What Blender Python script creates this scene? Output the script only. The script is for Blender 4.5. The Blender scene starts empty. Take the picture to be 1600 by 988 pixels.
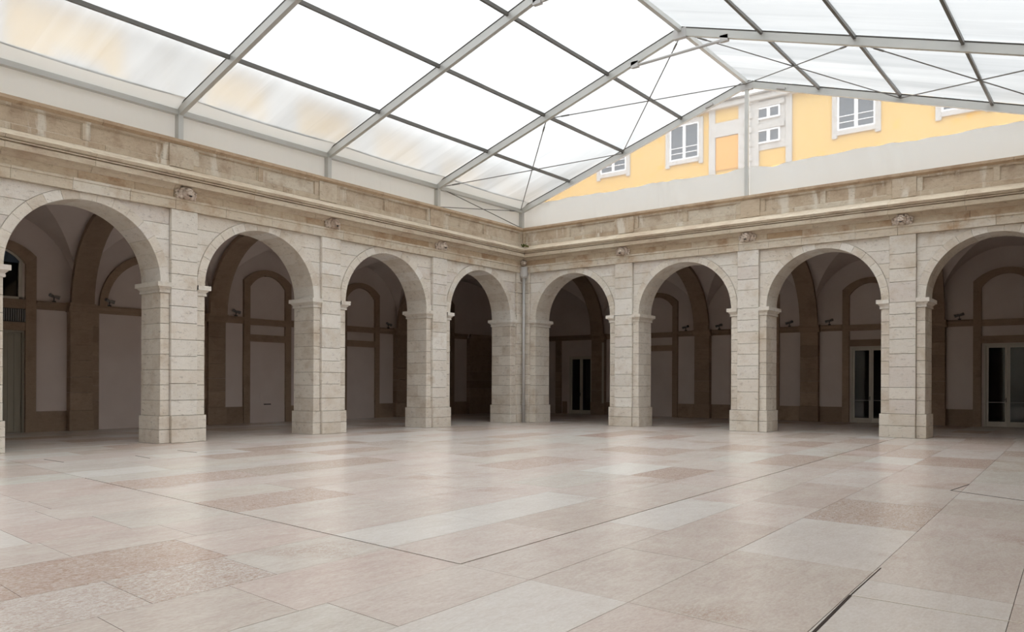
import bpy, bmesh, math, random
from mathutils import Vector, Matrix
random.seed(7)
PI = math.pi
C = bpy.context.scene.collection
SC = bpy.context.scene

# ------------------------------------------------------------------ camera
F_PX, YAW, ROLL = 1240.5, 0.660, 0.0038
fwd = Vector((-math.sin(YAW), math.cos(YAW), 0)); rgt = Vector((math.cos(YAW), math.sin(YAW), 0)); upv = Vector((0, 0, 1))
r2 = rgt * math.cos(ROLL) + upv * math.sin(ROLL); u2 = upv * math.cos(ROLL) - rgt * math.sin(ROLL)
cd = bpy.data.cameras.new('camera'); cam = bpy.data.objects.new('camera', cd); C.objects.link(cam)
cam.matrix_world = Matrix(((r2.x, u2.x, -fwd.x, 0), (r2.y, u2.y, -fwd.y, 0), (r2.z, u2.z, -fwd.z, 1.6), (0, 0, 0, 1)))
cd.sensor_width = 36; cd.lens = 36 * F_PX / 1600; cd.shift_y = (599.4 - 494) / 1600; cd.clip_start = .05; cd.clip_end = 500
SC.camera = cam
# ------------------------------------------------------------------ overcast sky and exposure
w = bpy.data.worlds.new('overcast_sky'); SC.world = w; w.use_nodes = True
wt = w.node_tree; bg = wt.nodes['Background']; bg.inputs[0].default_value = (.93, .97, 1, 1)
tc = wt.nodes.new('ShaderNodeTexCoord'); sx = wt.nodes.new('ShaderNodeSeparateXYZ'); wt.links.new(tc.outputs['Generated'], sx.inputs[0])
mr = wt.nodes.new('ShaderNodeMapRange'); mr.inputs['From Min'].default_value = 0; mr.inputs['From Max'].default_value = 1
ZENITH = 6.3                                     # CIE overcast sky: a third as bright at the horizon as overhead
mr.inputs['To Min'].default_value = ZENITH / 3; mr.inputs['To Max'].default_value = ZENITH
wt.links.new(sx.outputs['Z'], mr.inputs['Value']); wt.links.new(mr.outputs[0], bg.inputs[1])
SC.view_settings.view_transform = 'Standard'; SC.view_settings.look = 'None'; SC.view_settings.gamma = 1
w.cycles.sampling_method = 'NONE'              # the sky reaches the court through the sheeting only: follow bounced rays out to it
SC.view_settings.use_curve_mapping = False; SC.view_settings.exposure = 0.0

# ------------------------------------------------------------------ materials
def lin(*c):
    return tuple(((x / 255) / 12.92 if x / 255 <= .04045 else ((x / 255 + .055) / 1.055) ** 2.4) for x in c) + (1,)

class M:
    def __init__(s, name):
        s.m = bpy.data.materials.new(name); s.m.use_nodes = True; s.t = s.m.node_tree; s.n = s.t.nodes
        s.b = s.n['Principled BSDF']; s.out = s.n['Material Output']
    def add(s, typ, **kw):
        nd = s.n.new(typ)
        for k, v in kw.items(): setattr(nd, k, v)
        return nd
    def link(s, a, b): s.t.links.new(a, b)
    def pos(s, scale=(1, 1, 1)):
        g = s.add('ShaderNodeNewGeometry'); mp = s.add('ShaderNodeMapping'); mp.inputs['Scale'].default_value = scale
        s.link(g.outputs['Position'], mp.inputs['Vector']); return mp.outputs[0]
    def noise(s, scale, detail=4, rough=.55, vec=None, dist=0):
        nd = s.add('ShaderNodeTexNoise'); nd.inputs['Scale'].default_value = scale; nd.inputs['Detail'].default_value = detail
        nd.inputs['Roughness'].default_value = rough; nd.inputs['Distortion'].default_value = dist
        s.link(vec if vec is not None else s.pos(), nd.inputs['Vector']); return nd.outputs[0]
    def ramp(s, fac, stops):
        r = s.add('ShaderNodeValToRGB'); e = r.color_ramp.elements
        while len(e) < len(stops): e.new(.5)
        for i, (p, c) in enumerate(stops): e[i].position = p; e[i].color = c if len(c) == 4 else tuple(c) + (1,)
        s.link(fac, r.inputs[0]); return r.outputs[0]
    def mix(s, fac, a, b, mode='MIX'):
        x = s.add('ShaderNodeMix', data_type='RGBA', blend_type=mode)
        for sock, v in ((x.inputs[0], fac), (x.inputs[6], a), (x.inputs[7], b)):
            if isinstance(v, (int, float, tuple)): sock.default_value = v
            else: s.link(v, sock)
        return x.outputs[2]
    def rand(s):
        o = s.add('ShaderNodeObjectInfo'); g = s.add('ShaderNodeNewGeometry')
        a = s.add('ShaderNodeMath', operation='ADD'); s.link(o.outputs['Random'], a.inputs[0]); s.link(g.outputs['Random Per Island'], a.inputs[1])
        f = s.add('ShaderNodeMath', operation='FRACT'); s.link(a.outputs[0], f.inputs[0]); return f.outputs[0]
    def bump(s, h, strength=.3, dist=.02):
        b = s.add('ShaderNodeBump'); b.inputs['Strength'].default_value = strength; b.inputs['Distance'].default_value = dist
        s.link(h, b.inputs['Height']); s.link(b.outputs[0], s.b.inputs['Normal']); return b.outputs[0]
    def col(s, c): s.link(c, s.b.inputs['Base Color'])
    def mask(s, fac, lo, hi):
        return s.ramp(fac, [(lo, (0, 0, 0)), (hi, (1, 1, 1))])

def flat(name, c, rough=.5, metal=0, spec=.5):
    k = M(name); k.b.inputs['Base Color'].default_value = lin(*c); k.b.inputs['Roughness'].default_value = rough
    k.b.inputs['Metallic'].default_value = metal; k.b.inputs['Specular IOR Level'].default_value = spec; return k.m

def stone(name, tones, stain, stain_lo=.5, stain_hi=.75, streak=None, rough=.85, pit=.35, stretch=(1, 1, 1)):
    """Limestone: tone per block, cloudy variation, stains that stay where they are, pitted relief."""
    k = M(name)
    base = k.ramp(k.rand(), [(i / max(1, len(tones) - 1), lin(*t)) for i, t in enumerate(tones)])
    cl = k.noise(1.7, 6, .6, k.pos(stretch))
    c = k.mix(k.mask(cl, stain_lo, stain_hi), base, lin(*stain))
    vein = k.noise(5, 8, .7, k.pos((1, 1, 2.6)))
    c = k.mix(.55, c, k.ramp(vein, [(.3, (.47, .455, .445)), (.62, (.60, .60, .60))]), 'OVERLAY')
    if streak:
        sn = k.noise(2.0, 4, .6, k.pos((1.0, 1.0, .2)), .4)
        c = k.mix(k.mask(sn, .56, .64), c, lin(*streak))
    fine = k.noise(38, 5, .7)
    c = k.mix(k.mask(fine, .6, .74), c, k.mix(.55, c, lin(96, 80, 66)))
    gr = k.noise(6.0, 9, .78, k.pos((1, 1, 2.2)), .5); c = k.mix(k.mask(gr, .555, .66), c, k.mix(.5, c, lin(112, 96, 82)))
    k.col(c); k.b.inputs['Roughness'].default_value = rough; k.b.inputs['Specular IOR Level'].default_value = .25
    k.bump(k.noise(22, 6, .65), pit, .02); return k.m

MT = {}
MT['stone'] = stone('pale_limestone', [(214, 207, 196), (226, 220, 210), (220, 211, 198), (232, 227, 218), (216, 207, 198)], (200, 185, 166), .52, .8, pit=.55)
MT['jamb'] = stone('pale_limestone_jamb', [(214, 205, 192), (225, 217, 204), (208, 197, 182)], (188, 171, 152), .5, .8, pit=.55)
MT['archit'] = stone('architrave_limestone', [(212, 202, 186), (204, 190, 170), (220, 212, 198)], (176, 150, 122), .5, .72)
MT['frieze'] = stone('stained_frieze_stone', [(194, 174, 148), (204, 189, 167), (178, 153, 124)], (156, 122, 92), .48, .75)
MT['cornice'] = stone('weathered_cornice_stone', [(206, 192, 172), (196, 180, 158)], (168, 148, 128), .48, .75, stretch=(.6, .6, 2))
MT['parapet'] = stone('streaked_parapet_stone', [(196, 182, 162), (186, 168, 146), (206, 195, 178)], (156, 134, 112), .48, .78, streak=(216, 207, 193))
MT['coping'] = stone('coping_stone', [(190, 170, 146), (178, 156, 132)], (156, 130, 106), .5, .8)
MT['brown'] = stone('brown_gallery_stone', [(150, 130, 112), (158, 137, 118), (140, 121, 104), (164, 143, 123)], (126, 106, 90), .5, .8)
MT['mortar'] = flat('joint_mortar', (120, 104, 86), .95, 0, .1)

k = M('white_plaster'); n1 = k.noise(.8, 4)
k.col(k.ramp(n1, [(.3, lin(208, 194, 187)), (.7, lin(216, 204, 198))])); k.b.inputs['Roughness'].default_value = .9
k.bump(k.noise(60, 3), .08, .01); MT['plaster'] = k.m

k = M('polished_marble_floor'); rnd = k.rand()
base = k.ramp(rnd, [(0, lin(199, 191, 181)), (.16, lin(204, 193, 186)), (.3, lin(196, 187, 178)), (.45, lin(201, 188, 180)), (.58, lin(200, 196, 188)), (.7, lin(193, 180, 171)), (.85, lin(209, 204, 198)), (1, lin(197, 182, 174))])
c = k.mix(.5, base, k.ramp(k.noise(1.1, 4, .55, k.pos((1.3, .8, 1)), .4), [(.2, (.42, .40, .40)), (.8, (.60, .605, .60))]), 'OVERLAY')
c = k.mix(.55, c, k.ramp(k.noise(5.5, 8, .68, k.pos((2.0, .6, 1)), .8), [(.3, (.42, .40, .395)), (.7, (.585, .59, .585))]), 'OVERLAY')
c = k.mix(.75, c, k.ramp(k.noise(26, 7, .7, k.pos((1.9, .7, 1)), .3), [(.2, (.38, .365, .36)), (.8, (.64, .64, .64))]), 'OVERLAY')
wn = k.add('ShaderNodeTexWhiteNoise', noise_dimensions='1D'); k.link(rnd, wn.inputs['W'])       # about one slab in five is a brown brecciated stone
bs = k.ramp(wn.outputs['Value'], [(.80, (0, 0, 0)), (.81, (1, 1, 1))])
bp = k.mix(1.0, bs, k.ramp(k.noise(.7, 2, .5), [(.60, (0, 0, 0)), (.70, (.7, .7, .7))]), 'LIGHTEN')
gm = k.mask(k.noise(21, 9, .8, k.pos((1.7, .8, 1)), 1.6), .44, .60)
pm = k.mix(1.0, bp, gm, 'MULTIPLY'); c = k.mix(pm, c, k.mix(.35, lin(160, 120, 94), c))
c = k.mix(k.mix(1.0, pm, (.22, .22, .22, 1), 'MULTIPLY'), c, lin(120, 84, 62))
k.col(c); k.b.inputs['Specular IOR Level'].default_value = .5
k.b.inputs['Roughness'].default_value = .26
k.bump(k.noise(3, 2, .5), .02, .02); MT['floor'] = k.m
MT['joint'] = flat('dark_floor_joint', (60, 50, 44), .8, 0, .2)
MT['lightjoint'] = flat('pale_floor_joint', (214, 206, 194), .5)

MT['alu'] = flat('brushed_aluminium', (198, 198, 194), .42, .35)
MT['purlin'] = flat('grey_purlin_metal', (112, 110, 106), .45, .5)
MT['aludark'] = flat('keder_groove_shade_grey', (74, 70, 66), .6, .3)
MT['steel'] = flat('galvanised_steel', (196, 194, 192), .5, .12)
MT['cable'] = flat('steel_cable', (120, 118, 114), .5, .5)

def sheet(name, refr_col, refr_rough, ior, trans_col, mixfac, diff_col=None, clear=False, wrinkle=0, streaks=False, dfac=.5, graze=0, beer=0):
    """Tent sheeting: part of the light goes through (blurred or clear), the rest is scattered white."""
    k = M(name); k.n.remove(k.b)
    if clear:
        a = k.add('ShaderNodeBsdfTransparent'); a.inputs[0].default_value = refr_col
    else:
        a = k.add('ShaderNodeBsdfRefraction'); a.inputs['Color'].default_value = refr_col
        a.inputs['Roughness'].default_value = refr_rough; a.inputs['IOR'].default_value = ior
    tr = k.add('ShaderNodeBsdfTranslucent'); tr.inputs[0].default_value = trans_col
    di = k.add('ShaderNodeBsdfDiffuse'); di.inputs[0].default_value = diff_col or trans_col
    m2 = k.add('ShaderNodeMixShader'); m2.inputs[0].default_value = dfac; k.link(tr.outputs[0], m2.inputs[1]); k.link(di.outputs[0], m2.inputs[2])
    m1 = k.add('ShaderNodeMixShader'); k.link(a.outputs[0], m1.inputs[1]); k.link(m2.outputs[0], m1.inputs[2])
    m1.inputs[0].default_value = mixfac
    if beer:   # Beer-Lambert: a slanting ray crosses more of the sheet and loses more
        g = k.add('ShaderNodeNewGeometry'); dt = k.add('ShaderNodeVectorMath', operation='DOT_PRODUCT'); k.link(g.outputs['Normal'], dt.inputs[0]); k.link(g.outputs['Incoming'], dt.inputs[1])
        ab = k.add('ShaderNodeMath', operation='ABSOLUTE'); k.link(dt.outputs['Value'], ab.inputs[0]); mxx = k.add('ShaderNodeMath', operation='MAXIMUM'); k.link(ab.outputs[0], mxx.inputs[0]); mxx.inputs[1].default_value = .08
        dv = k.add('ShaderNodeMath', operation='DIVIDE'); dv.inputs[0].default_value = 1; k.link(mxx.outputs[0], dv.inputs[1]); pw = k.add('ShaderNodeMath', operation='POWER'); pw.inputs[0].default_value = beer; k.link(dv.outputs[0], pw.inputs[1])
        k.link(pw.outputs[0], a.inputs['Color'])
    if streaks:
        s = k.noise(1.3, 3, .5, k.pos((.12, 1.0, .12)), .6)
        r0 = k.ramp(s, [(.35, (mixfac - .08,) * 3), (.65, (mixfac + .08,) * 3)])
        sp = k.add('ShaderNodeSeparateXYZ'); k.link(k.pos((1, .8, 1)), sp.inputs[0]); fl = k.add('ShaderNodeMath', operation='FLOOR'); k.link(sp.outputs[1], fl.inputs[0])
        wn = k.add('ShaderNodeTexWhiteNoise', noise_dimensions='1D'); k.link(fl.outputs[0], wn.inputs['W'])      # random opacity per welded strip stands in for refraction steps between strips
        ma = k.add('ShaderNodeMath', operation='MULTIPLY_ADD'); k.link(wn.outputs['Value'], ma.inputs[0]); ma.inputs[1].default_value = .14; k.link(r0, ma.inputs[2]); r = ma.outputs[0]; k.link(r, m1.inputs[0])
    if graze:   # a glancing ray crosses more of the sheet and is scattered more
        lw = k.add('ShaderNodeLayerWeight'); lw.inputs[0].default_value = .5; ad = k.add('ShaderNodeMath', operation='MULTIPLY_ADD', use_clamp=True)
        k.link(lw.outputs['Facing'], ad.inputs[0]); ad.inputs[1].default_value = graze; k.link(r, ad.inputs[2]); k.link(ad.outputs[0], m1.inputs[0])
    if wrinkle:
        b = k.add('ShaderNodeBump'); b.inputs['Strength'].default_value = wrinkle; b.inputs['Distance'].default_value = .1
        k.link(k.noise(1.0, 3, .5, k.pos((.25, 1.2, .25) if not clear else (2, 2, .5)), .8), b.inputs['Height'])
        for nd in (a, tr, di):
            if 'Normal' in nd.inputs: k.link(b.outputs[0], nd.inputs['Normal'])
    k.link(m1.outputs[0], k.out.inputs['Surface']); return k.m
MT['roof'] = sheet('translucent_roof_sheet', (.43, .435, .435, 1), .42, 1.08, (.74, .75, .75, 1), .26, wrinkle=.2, streaks=True, dfac=.72, graze=.42, beer=.55)
MT['film'] = sheet('clear_gable_film', (.56, .57, .58, 1), 0, 1, (.58, .58, .57, 1), .26, clear=True, dfac=.5)
MT['skirt'] = sheet('white_skirt_sheet', (.9, .9, .9, 1), .5, 1.05, (.70, .71, .70, 1), .99, wrinkle=.3, dfac=.86)
MT['sideskirt'] = sheet('white_side_sheet', (.9, .9, .9, 1), .5, 1.05, (.82, .82, .80, 1), .98, wrinkle=.15, dfac=.70)
MT['valance'] = sheet('opaque_valance_sheet', (.5, .5, .45, 1), .5, 1.05, (.80, .795, .765, 1), .99, dfac=.89)

k = M('yellow_facade_paint'); n1 = k.noise(.35, 3); n2 = k.noise(1.1, 5, .6, k.pos((1, 1, 1.6)))
c = k.ramp(n1, [(.3, lin(216, 178, 104)), (.7, lin(218, 182, 112))]); c = k.mix(k.mask(n2, .6, .68), c, lin(226, 172, 62))
k.col(c); k.b.inputs['Roughness'].default_value = .9; MT['yellow'] = k.m
MT['tan'] = flat('tan_board', (220, 166, 92), .9)
MT['grey'] = stone('pale_grey_trim_stone', [(186, 184, 180), (194, 191, 187)], (170, 167, 163), .55, .8)
MT['tiles'] = stone('grey_roof_tiles', [(150, 146, 142), (132, 128, 124), (166, 160, 154)], (112, 106, 102), .4, .6)
MT['white'] = flat('white_window_paint', (240, 241, 242), .5)
MT['pane'] = flat('slate_window_glass', (70, 84, 98), .06, 0, .6)
MT['doorpaint'] = flat('pale_grey_door_paint', (196, 190, 178), .5)
MT['louvre'] = flat('green_grey_door_paint', (150, 144, 130), .6)
MT['black'] = flat('black_metal', (26, 26, 28), .5)
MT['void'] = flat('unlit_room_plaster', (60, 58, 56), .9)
MT['grille'] = flat('grey_grille_metal', (130, 128, 126), .5, .4)
MT['maskstone'] = stone('carved_mask_stone', [(216, 202, 188), (206, 190, 178)], (176, 156, 140), .45, .7)
MT['moss'] = flat('green_moss', (88, 92, 42), .95)
k = M('door_glass'); k.n.remove(k.b)
gl = k.add('ShaderNodeBsdfGlossy'); gl.inputs['Roughness'].default_value = .03; tp = k.add('ShaderNodeBsdfTransparent'); tp.inputs[0].default_value = (.55, .6, .6, 1)
fr = k.add('ShaderNodeFresnel'); fr.inputs[0].default_value = 1.5; mx = k.add('ShaderNodeMixShader')
k.link(fr.outputs[0], mx.inputs[0]); k.link(tp.outputs[0], mx.inputs[1]); k.link(gl.outputs[0], mx.inputs[2]); k.link(mx.outputs[0], k.out.inputs['Surface']); MT['doorglass'] = k.m

# ------------------------------------------------------------------ mesh helpers
def link(o, parent=None):
    C.objects.link(o)
    if parent: o.parent = parent
    return o
def mesh(name, vs, fs, mat, parent=None, smooth=False):
    me = bpy.data.meshes.new(name); me.from_pydata([tuple(v) for v in vs], [], fs)
    bm = bmesh.new(); bm.from_mesh(me); bmesh.ops.recalc_face_normals(bm, faces=bm.faces); bm.to_mesh(me); bm.free()
    if smooth:
        for p in me.polygons: p.use_smooth = True
    me.materials.append(MT[mat]); return link(bpy.data.objects.new(name, me), parent)
def empty(name, loc=(0, 0, 0), parent=None):
    o = bpy.data.objects.new(name, None); o.location = loc; o.empty_display_size = .2; return link(o, parent)
def struct(o): o['kind'] = 'structure'; return o
def tag(o, label, cat, group=None):
    o['label'] = label; o['category'] = cat
    if group: o['group'] = group
    return o
class MB:
    """Collects shapes into one mesh object."""
    def __init__(s): s.v = []; s.f = []
    def add(s, vs, fs):
        k = len(s.v); s.v += [Vector(v) for v in vs]; s.f += [tuple(i + k for i in f) for f in fs]; return s
    def box(s, a, b, fn=None):
        (x0, y0, z0), (x1, y1, z1) = a, b
        vs = [(x, y, z) for z in (z0, z1) for y in (y0, y1) for x in (x0, x1)]
        if fn: vs = [fn(*v) for v in vs]
        return s.add(vs, [(0, 2, 3, 1), (4, 5, 7, 6), (0, 1, 5, 4), (2, 6, 7, 3), (0, 4, 6, 2), (1, 3, 7, 5)])
    def bar(s, p, q, wd, ht, up=(0, 0, 1)):
        p, q = Vector(p), Vector(q); d = (q - p).normalized(); a = d.cross(Vector(up)).normalized(); n = a.cross(d).normalized()
        vs = [e + a * (i * wd / 2) + n * (j * ht / 2) for e in (p, q) for i, j in ((-1, -1), (1, -1), (1, 1), (-1, 1))]
        return s.add(vs, [(0, 1, 2, 3), (7, 6, 5, 4), (0, 4, 5, 1), (1, 5, 6, 2), (2, 6, 7, 3), (3, 7, 4, 0)])
    def tube(s, p, q, r, n=8, r1=None):
        p, q = Vector(p), Vector(q); d = (q - p).normalized(); a = d.orthogonal().normalized(); b = d.cross(a); r1 = r if r1 is None else r1
        vs = [e + (a * math.cos(2 * PI * i / n) + b * math.sin(2 * PI * i / n)) * rr for e, rr in ((p, r), (q, r1)) for i in range(n)]
        fs = [(i, (i + 1) % n, n + (i + 1) % n, n + i) for i in range(n)] + [tuple(range(n)), tuple(range(2 * n - 1, n - 1, -1))]
        return s.add(vs, fs)
    def ball(s, c, r, sc=(1, 1, 1), n=8, m=6, fn=None):
        vs = []
        for j in range(m + 1):
            th = PI * j / m
            for i in range(n):
                ph = 2 * PI * i / n
                vs.append((c[0] + r * sc[0] * math.sin(th) * math.cos(ph), c[1] + r * sc[1] * math.sin(th) * math.sin(ph), c[2] + r * sc[2] * math.cos(th)))
        if fn: vs = [fn(*v) for v in vs]
        return s.add(vs, [(j * n + i, j * n + (i + 1) % n, (j + 1) * n + (i + 1) % n, (j + 1) * n + i) for j in range(m) for i in range(n)])
    def build(s, name, mat, parent=None, smooth=False): return mesh(name, s.v, s.f, mat, parent, smooth)
def box(name, a, b, mat, parent=None, fn=None): return MB().box(a, b, fn).build(name, mat, parent)

def inset(poly, d):
    n = len(poly); A = sum(poly[i][0] * poly[(i + 1) % n][1] - poly[(i + 1) % n][0] * poly[i][1] for i in range(n)); sg = 1 if A > 0 else -1
    out = []
    for i in range(n):
        p0, p1, p2 = Vector(poly[i - 1]), Vector(poly[i]), Vector(poly[(i + 1) % n])
        e0 = (p1 - p0); e1 = (p2 - p1)
        if e0.length < 1e-6 or e1.length < 1e-6: out.append(tuple(p1)); continue
        e0.normalize(); e1.normalize()
        n0 = Vector((-e0.y, e0.x)) * sg; n1 = Vector((-e1.y, e1.x)) * sg; m = n0 + n1
        if m.length < 1e-4: out.append(tuple(p1)); continue
        m.normalize(); out.append(tuple(p1 + m * (d / max(.4, m.dot(n0)))))
    return out
def block(name, poly, p0, p1, mat, parent, fn, gap=.005, ch=.009):
    """A dressed stone: outline poly in (u, z), from depth p0 to its chamfered face at p1."""
    q = inset(poly, gap); r = inset(q, ch); n = len(q)
    vs = [fn(u, p0, z) for u, z in q] + [fn(u, p1 - ch, z) for u, z in q] + [fn(u, p1, z) for u, z in r]
    fs = [tuple(range(n - 1, -1, -1)), tuple(range(2 * n, 3 * n))]
    for a in (0, n):
        fs += [(a + i, a + (i + 1) % n, a + n + (i + 1) % n, a + n + i) for i in range(n)]
    return mesh(name, vs, fs, mat, parent)
def rect(u0, u1, z0, z1): return [(u0, z0), (u1, z0), (u1, z1), (u0, z1)]
def run(name, prof, u0, u1, mat, parent, fn, mitre=False, gap=.004):
    """A length of moulding: profile prof in (p, z) along u; with mitre it ends on the inner corner's diagonal."""
    n = len(prof); vs = []
    for p, z in prof: vs.append(fn(p if mitre else u0 + gap, p, z))
    for p, z in prof: vs.append(fn(u1 - gap, p, z))
    fs = [tuple(range(n)), tuple(range(2 * n - 1, n - 1, -1))] + [(i, (i + 1) % n, n + (i + 1) % n, n + i) for i in range(n)]
    return mesh(name, vs, fs, mat, parent)

# ------------------------------------------------------------------ plan
XL, YR = -19.72, 26.14
def WL(u, p, z): return Vector((XL + p, YR - u, z))        # left arcade: u runs from the inner corner towards the camera, p out into the court
def WR(u, p, z): return Vector((XL + u, YR - p, z))        # back arcade: u runs from the inner corner to the right
REC, TH = -.08, -1.05
ZB, ZI0, ZI, ZA = .72, 3.93, 4.20, 6.14
RX_Z = 1.77
def jit(a): return random.uniform(-a, a)

PROF_ARCH = [(-1.0, 6.14), (.02, 6.14), (.02, 6.36), (.05, 6.375), (.05, 6.43), (-1.0, 6.43)]
PROF_FRIEZE = [(-1.0, 6.43), (0, 6.43), (0, 6.63), (-1.0, 6.63)]
PROF_CORN = [(-1.0, 6.63), (.015, 6.63), (.04, 6.66), (.07, 6.71), (.10, 6.74), (.27, 6.745), (.27, 6.875), (.225, 6.88), (.225, 6.905), (.295, 6.908), (.295, 6.93), (.25, 6.935), (.25, 6.953), (.30, 6.965), (.325, 7.0), (.345, 7.03), (-.2, 7.29), (-1.0, 7.29)]
PROF_BASE = [(-.75, 7.29), (-.19, 7.29), (-.19, 7.42), (-.21, 7.435), (-.75, 7.435)]
PROF_TOP = [(-.75, 7.84), (-.20, 7.84), (-.20, 7.90), (-.75, 7.90)]
PROF_COPE = [(-.76, 7.90), (-.20, 7.90), (-.17, 7.925), (-.13, 7.95), (-.115, 7.955), (-.115, 8.0), (-.13, 8.005), (-.13, 8.04), (-.76, 8.05)]

def impost(parent, fn, u0, u1, end0, end1):
    """Moulded impost wrapping a jamb: runs round the front return and the reveal."""
    prof = [(.0, ZI0), (.034, ZI0), (.034, ZI0 + .06), (.02, ZI0 + .062), (.028, ZI0 + .085), (.075, ZI0 + .135), (.082, ZI0 + .15), (.118, ZI0 + .152), (.118, ZI - .006), (.112, ZI), (.0, ZI + .004)]
    # path: outline of the jamb seen from above, (u, p) with outward offset
    n = len(prof)
    if end0: path = [((u1, REC), (0, 1)), ((u0, REC), (-1, 1)), ((u0, TH), (-1, -1)), ((u1, TH), (0, -1))]
    else: path = [((u0, REC), (0, 1)), ((u1, REC), (1, 1)), ((u1, TH), (1, -1)), ((u0, TH), (0, -1))]
    vs, fs = [], []
    for (u, p), (du, dp) in path:
        for o, z in prof: vs.append(fn(u + du * o, p + dp * o, z))
    for a in range(len(path) - 1):
        for i in range(n - 1): fs.append((a * n + i, a * n + i + 1, (a + 1) * n + i + 1, (a + 1) * n + i))
    fs.append(tuple(a * n + n - 1 for a in range(len(path)))); fs.append(tuple(a * n for a in range(len(path))))
    return mesh('impost', vs, fs, 'stone', parent)

def pier(wall, fn, c, h, pw=.3725, lo=None, hi=None):
    """One pier: core, plinth, coursed pilaster and jamb stones, moulded imposts. lo / hi: jamb edges, None = c -+ h."""
    a, b = c - h, c + h
    core = box('pier', (a + .03, TH + .03, 0), (b - .03, REC - .03, ZI - .02), 'mortar', wall, fn)
    zs = [0, .36, ZB]
    for i in range(2):
        z0, z1 = zs[i], zs[i + 1]
        block('plinth_stone', rect(c - pw - .0, c + pw, z0, z1), REC - .12, .035 + jit(.004), 'jamb', core, fn)
        block('plinth_stone', rect(a - .04, c - pw, z0, z1), -.56, REC + .035, 'jamb', core, fn)
        block('plinth_stone', rect(c + pw, b + .04, z0, z1), -.56, REC + .035, 'jamb', core, fn)
        q = rect(a - .04, b + .04, z0, z1); block('plinth_stone', q, TH - .04, -.56, 'jamb', core, fn, ch=0.001)
    n = 8; zz = [ZB + (ZI0 - ZB) * i / n for i in range(n + 1)]
    pz = [ZB]
    while pz[-1] < ZA - .3: pz.append(pz[-1] + random.choice((.36, .4, .4, .44, .62)))
    pz[-1] = ZA
    if pz[-1] - pz[-2] < .2: pz.pop(-2)
    for i in range(len(pz) - 1):
        m = random.random()
        block('pilaster_stone', rect(c - pw, c + pw, pz[i], pz[i + 1]), REC - .12, jit(.004), 'stone', core, fn)
    for i in range(n):
        z0 = zz[i]; z1 = zz[i + 1]; sp = -.5 if i % 2 else -.68
        block('jamb_stone', rect(a, c - pw, z0, z1), sp, REC + jit(.003), 'jamb', core, fn)
        block('jamb_stone', rect(c + pw, b, z0, z1), sp, REC + jit(.003), 'jamb', core, fn)
        block('jamb_stone', rect(a + jit(.003), b + jit(.003), z0, z1), TH, sp, 'jamb', core, fn, ch=.001)
    impost(core, fn, a, c - pw, True, False); impost(core, fn, c + pw, b, False, True)
    box('impost_core', (a + .02, TH + .02, ZI0), (b - .02, REC - .02, ZI), 'stone', core, fn)
    return core

def arch(wall, fn, u0, u1, ea, eb):
    """Voussoirs between jambs u0..u1, spandrel stones out to the pilaster edges ea, eb."""
    uc, r = (u0 + u1) / 2, (u1 - u0) / 2; n = 15; W = .235
    grp = empty('arch_ring', fn(uc, REC, ZI), wall)
    for i in range(n):
        a0, a1 = PI * i / n, PI * (i + 1) / n; pts = []
        for j in range(5):
            t = a0 + (a1 - a0) * j / 4; pts.append((uc - r * math.cos(t), ZI + RX_Z * math.sin(t)))
        for j in range(4, -1, -1):
            t = a0 + (a1 - a0) * j / 4; pts.append((uc - (r + W) * math.cos(t), ZI + min((RX_Z + W) * math.sin(t), ZA - ZI - .001)))
        o = block('voussoir', pts, TH, REC + .012 + jit(.002), 'jamb' if i % 3 else 'stone', None, fn, gap=.0022, ch=.004)
        o.parent = grp; o.matrix_parent_inverse = Matrix.Translation(-grp.location)
    zs = [ZI + .0, ZI + .2, ZI + .66, ZI + 1.12, ZI + 1.52, ZA]
    for side in (-1, 1):
        edge = ea if side < 0 else eb
        for k in range(5):
            z0, z1 = zs[k], zs[k + 1]; pts = [(edge, z1), (edge, z0)] if side < 0 else [(edge, z0), (edge, z1)]
            cur = []
            for j in range(6):
                z = z0 + (z1 - z0) * j / 5; s = max(0., 1 - ((z - ZI) / (RX_Z + W)) ** 2)
                cur.append((uc + side * max(.02, (r + W) * math.sqrt(s)), z))
            pts = pts + (cur if side < 0 else cur[::-1])
            cur = [(edge + side * -1 * max(.012, abs(edge - x)), z) for x, z in cur]; pts = ([(edge, z1), (edge, z0)] + cur) if side < 0 else ([(edge, z0), (edge, z1)] + cur[::-1])
            wmin = min(abs(x - edge) for x, _ in cur); thin = wmin < .12
            block('spandrel_stone', pts, TH, (REC if k == 0 else REC - .022) + jit(.002), 'stone', wall, fn, gap=.0008 if thin else .004, ch=.001 if thin else .006)

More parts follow.
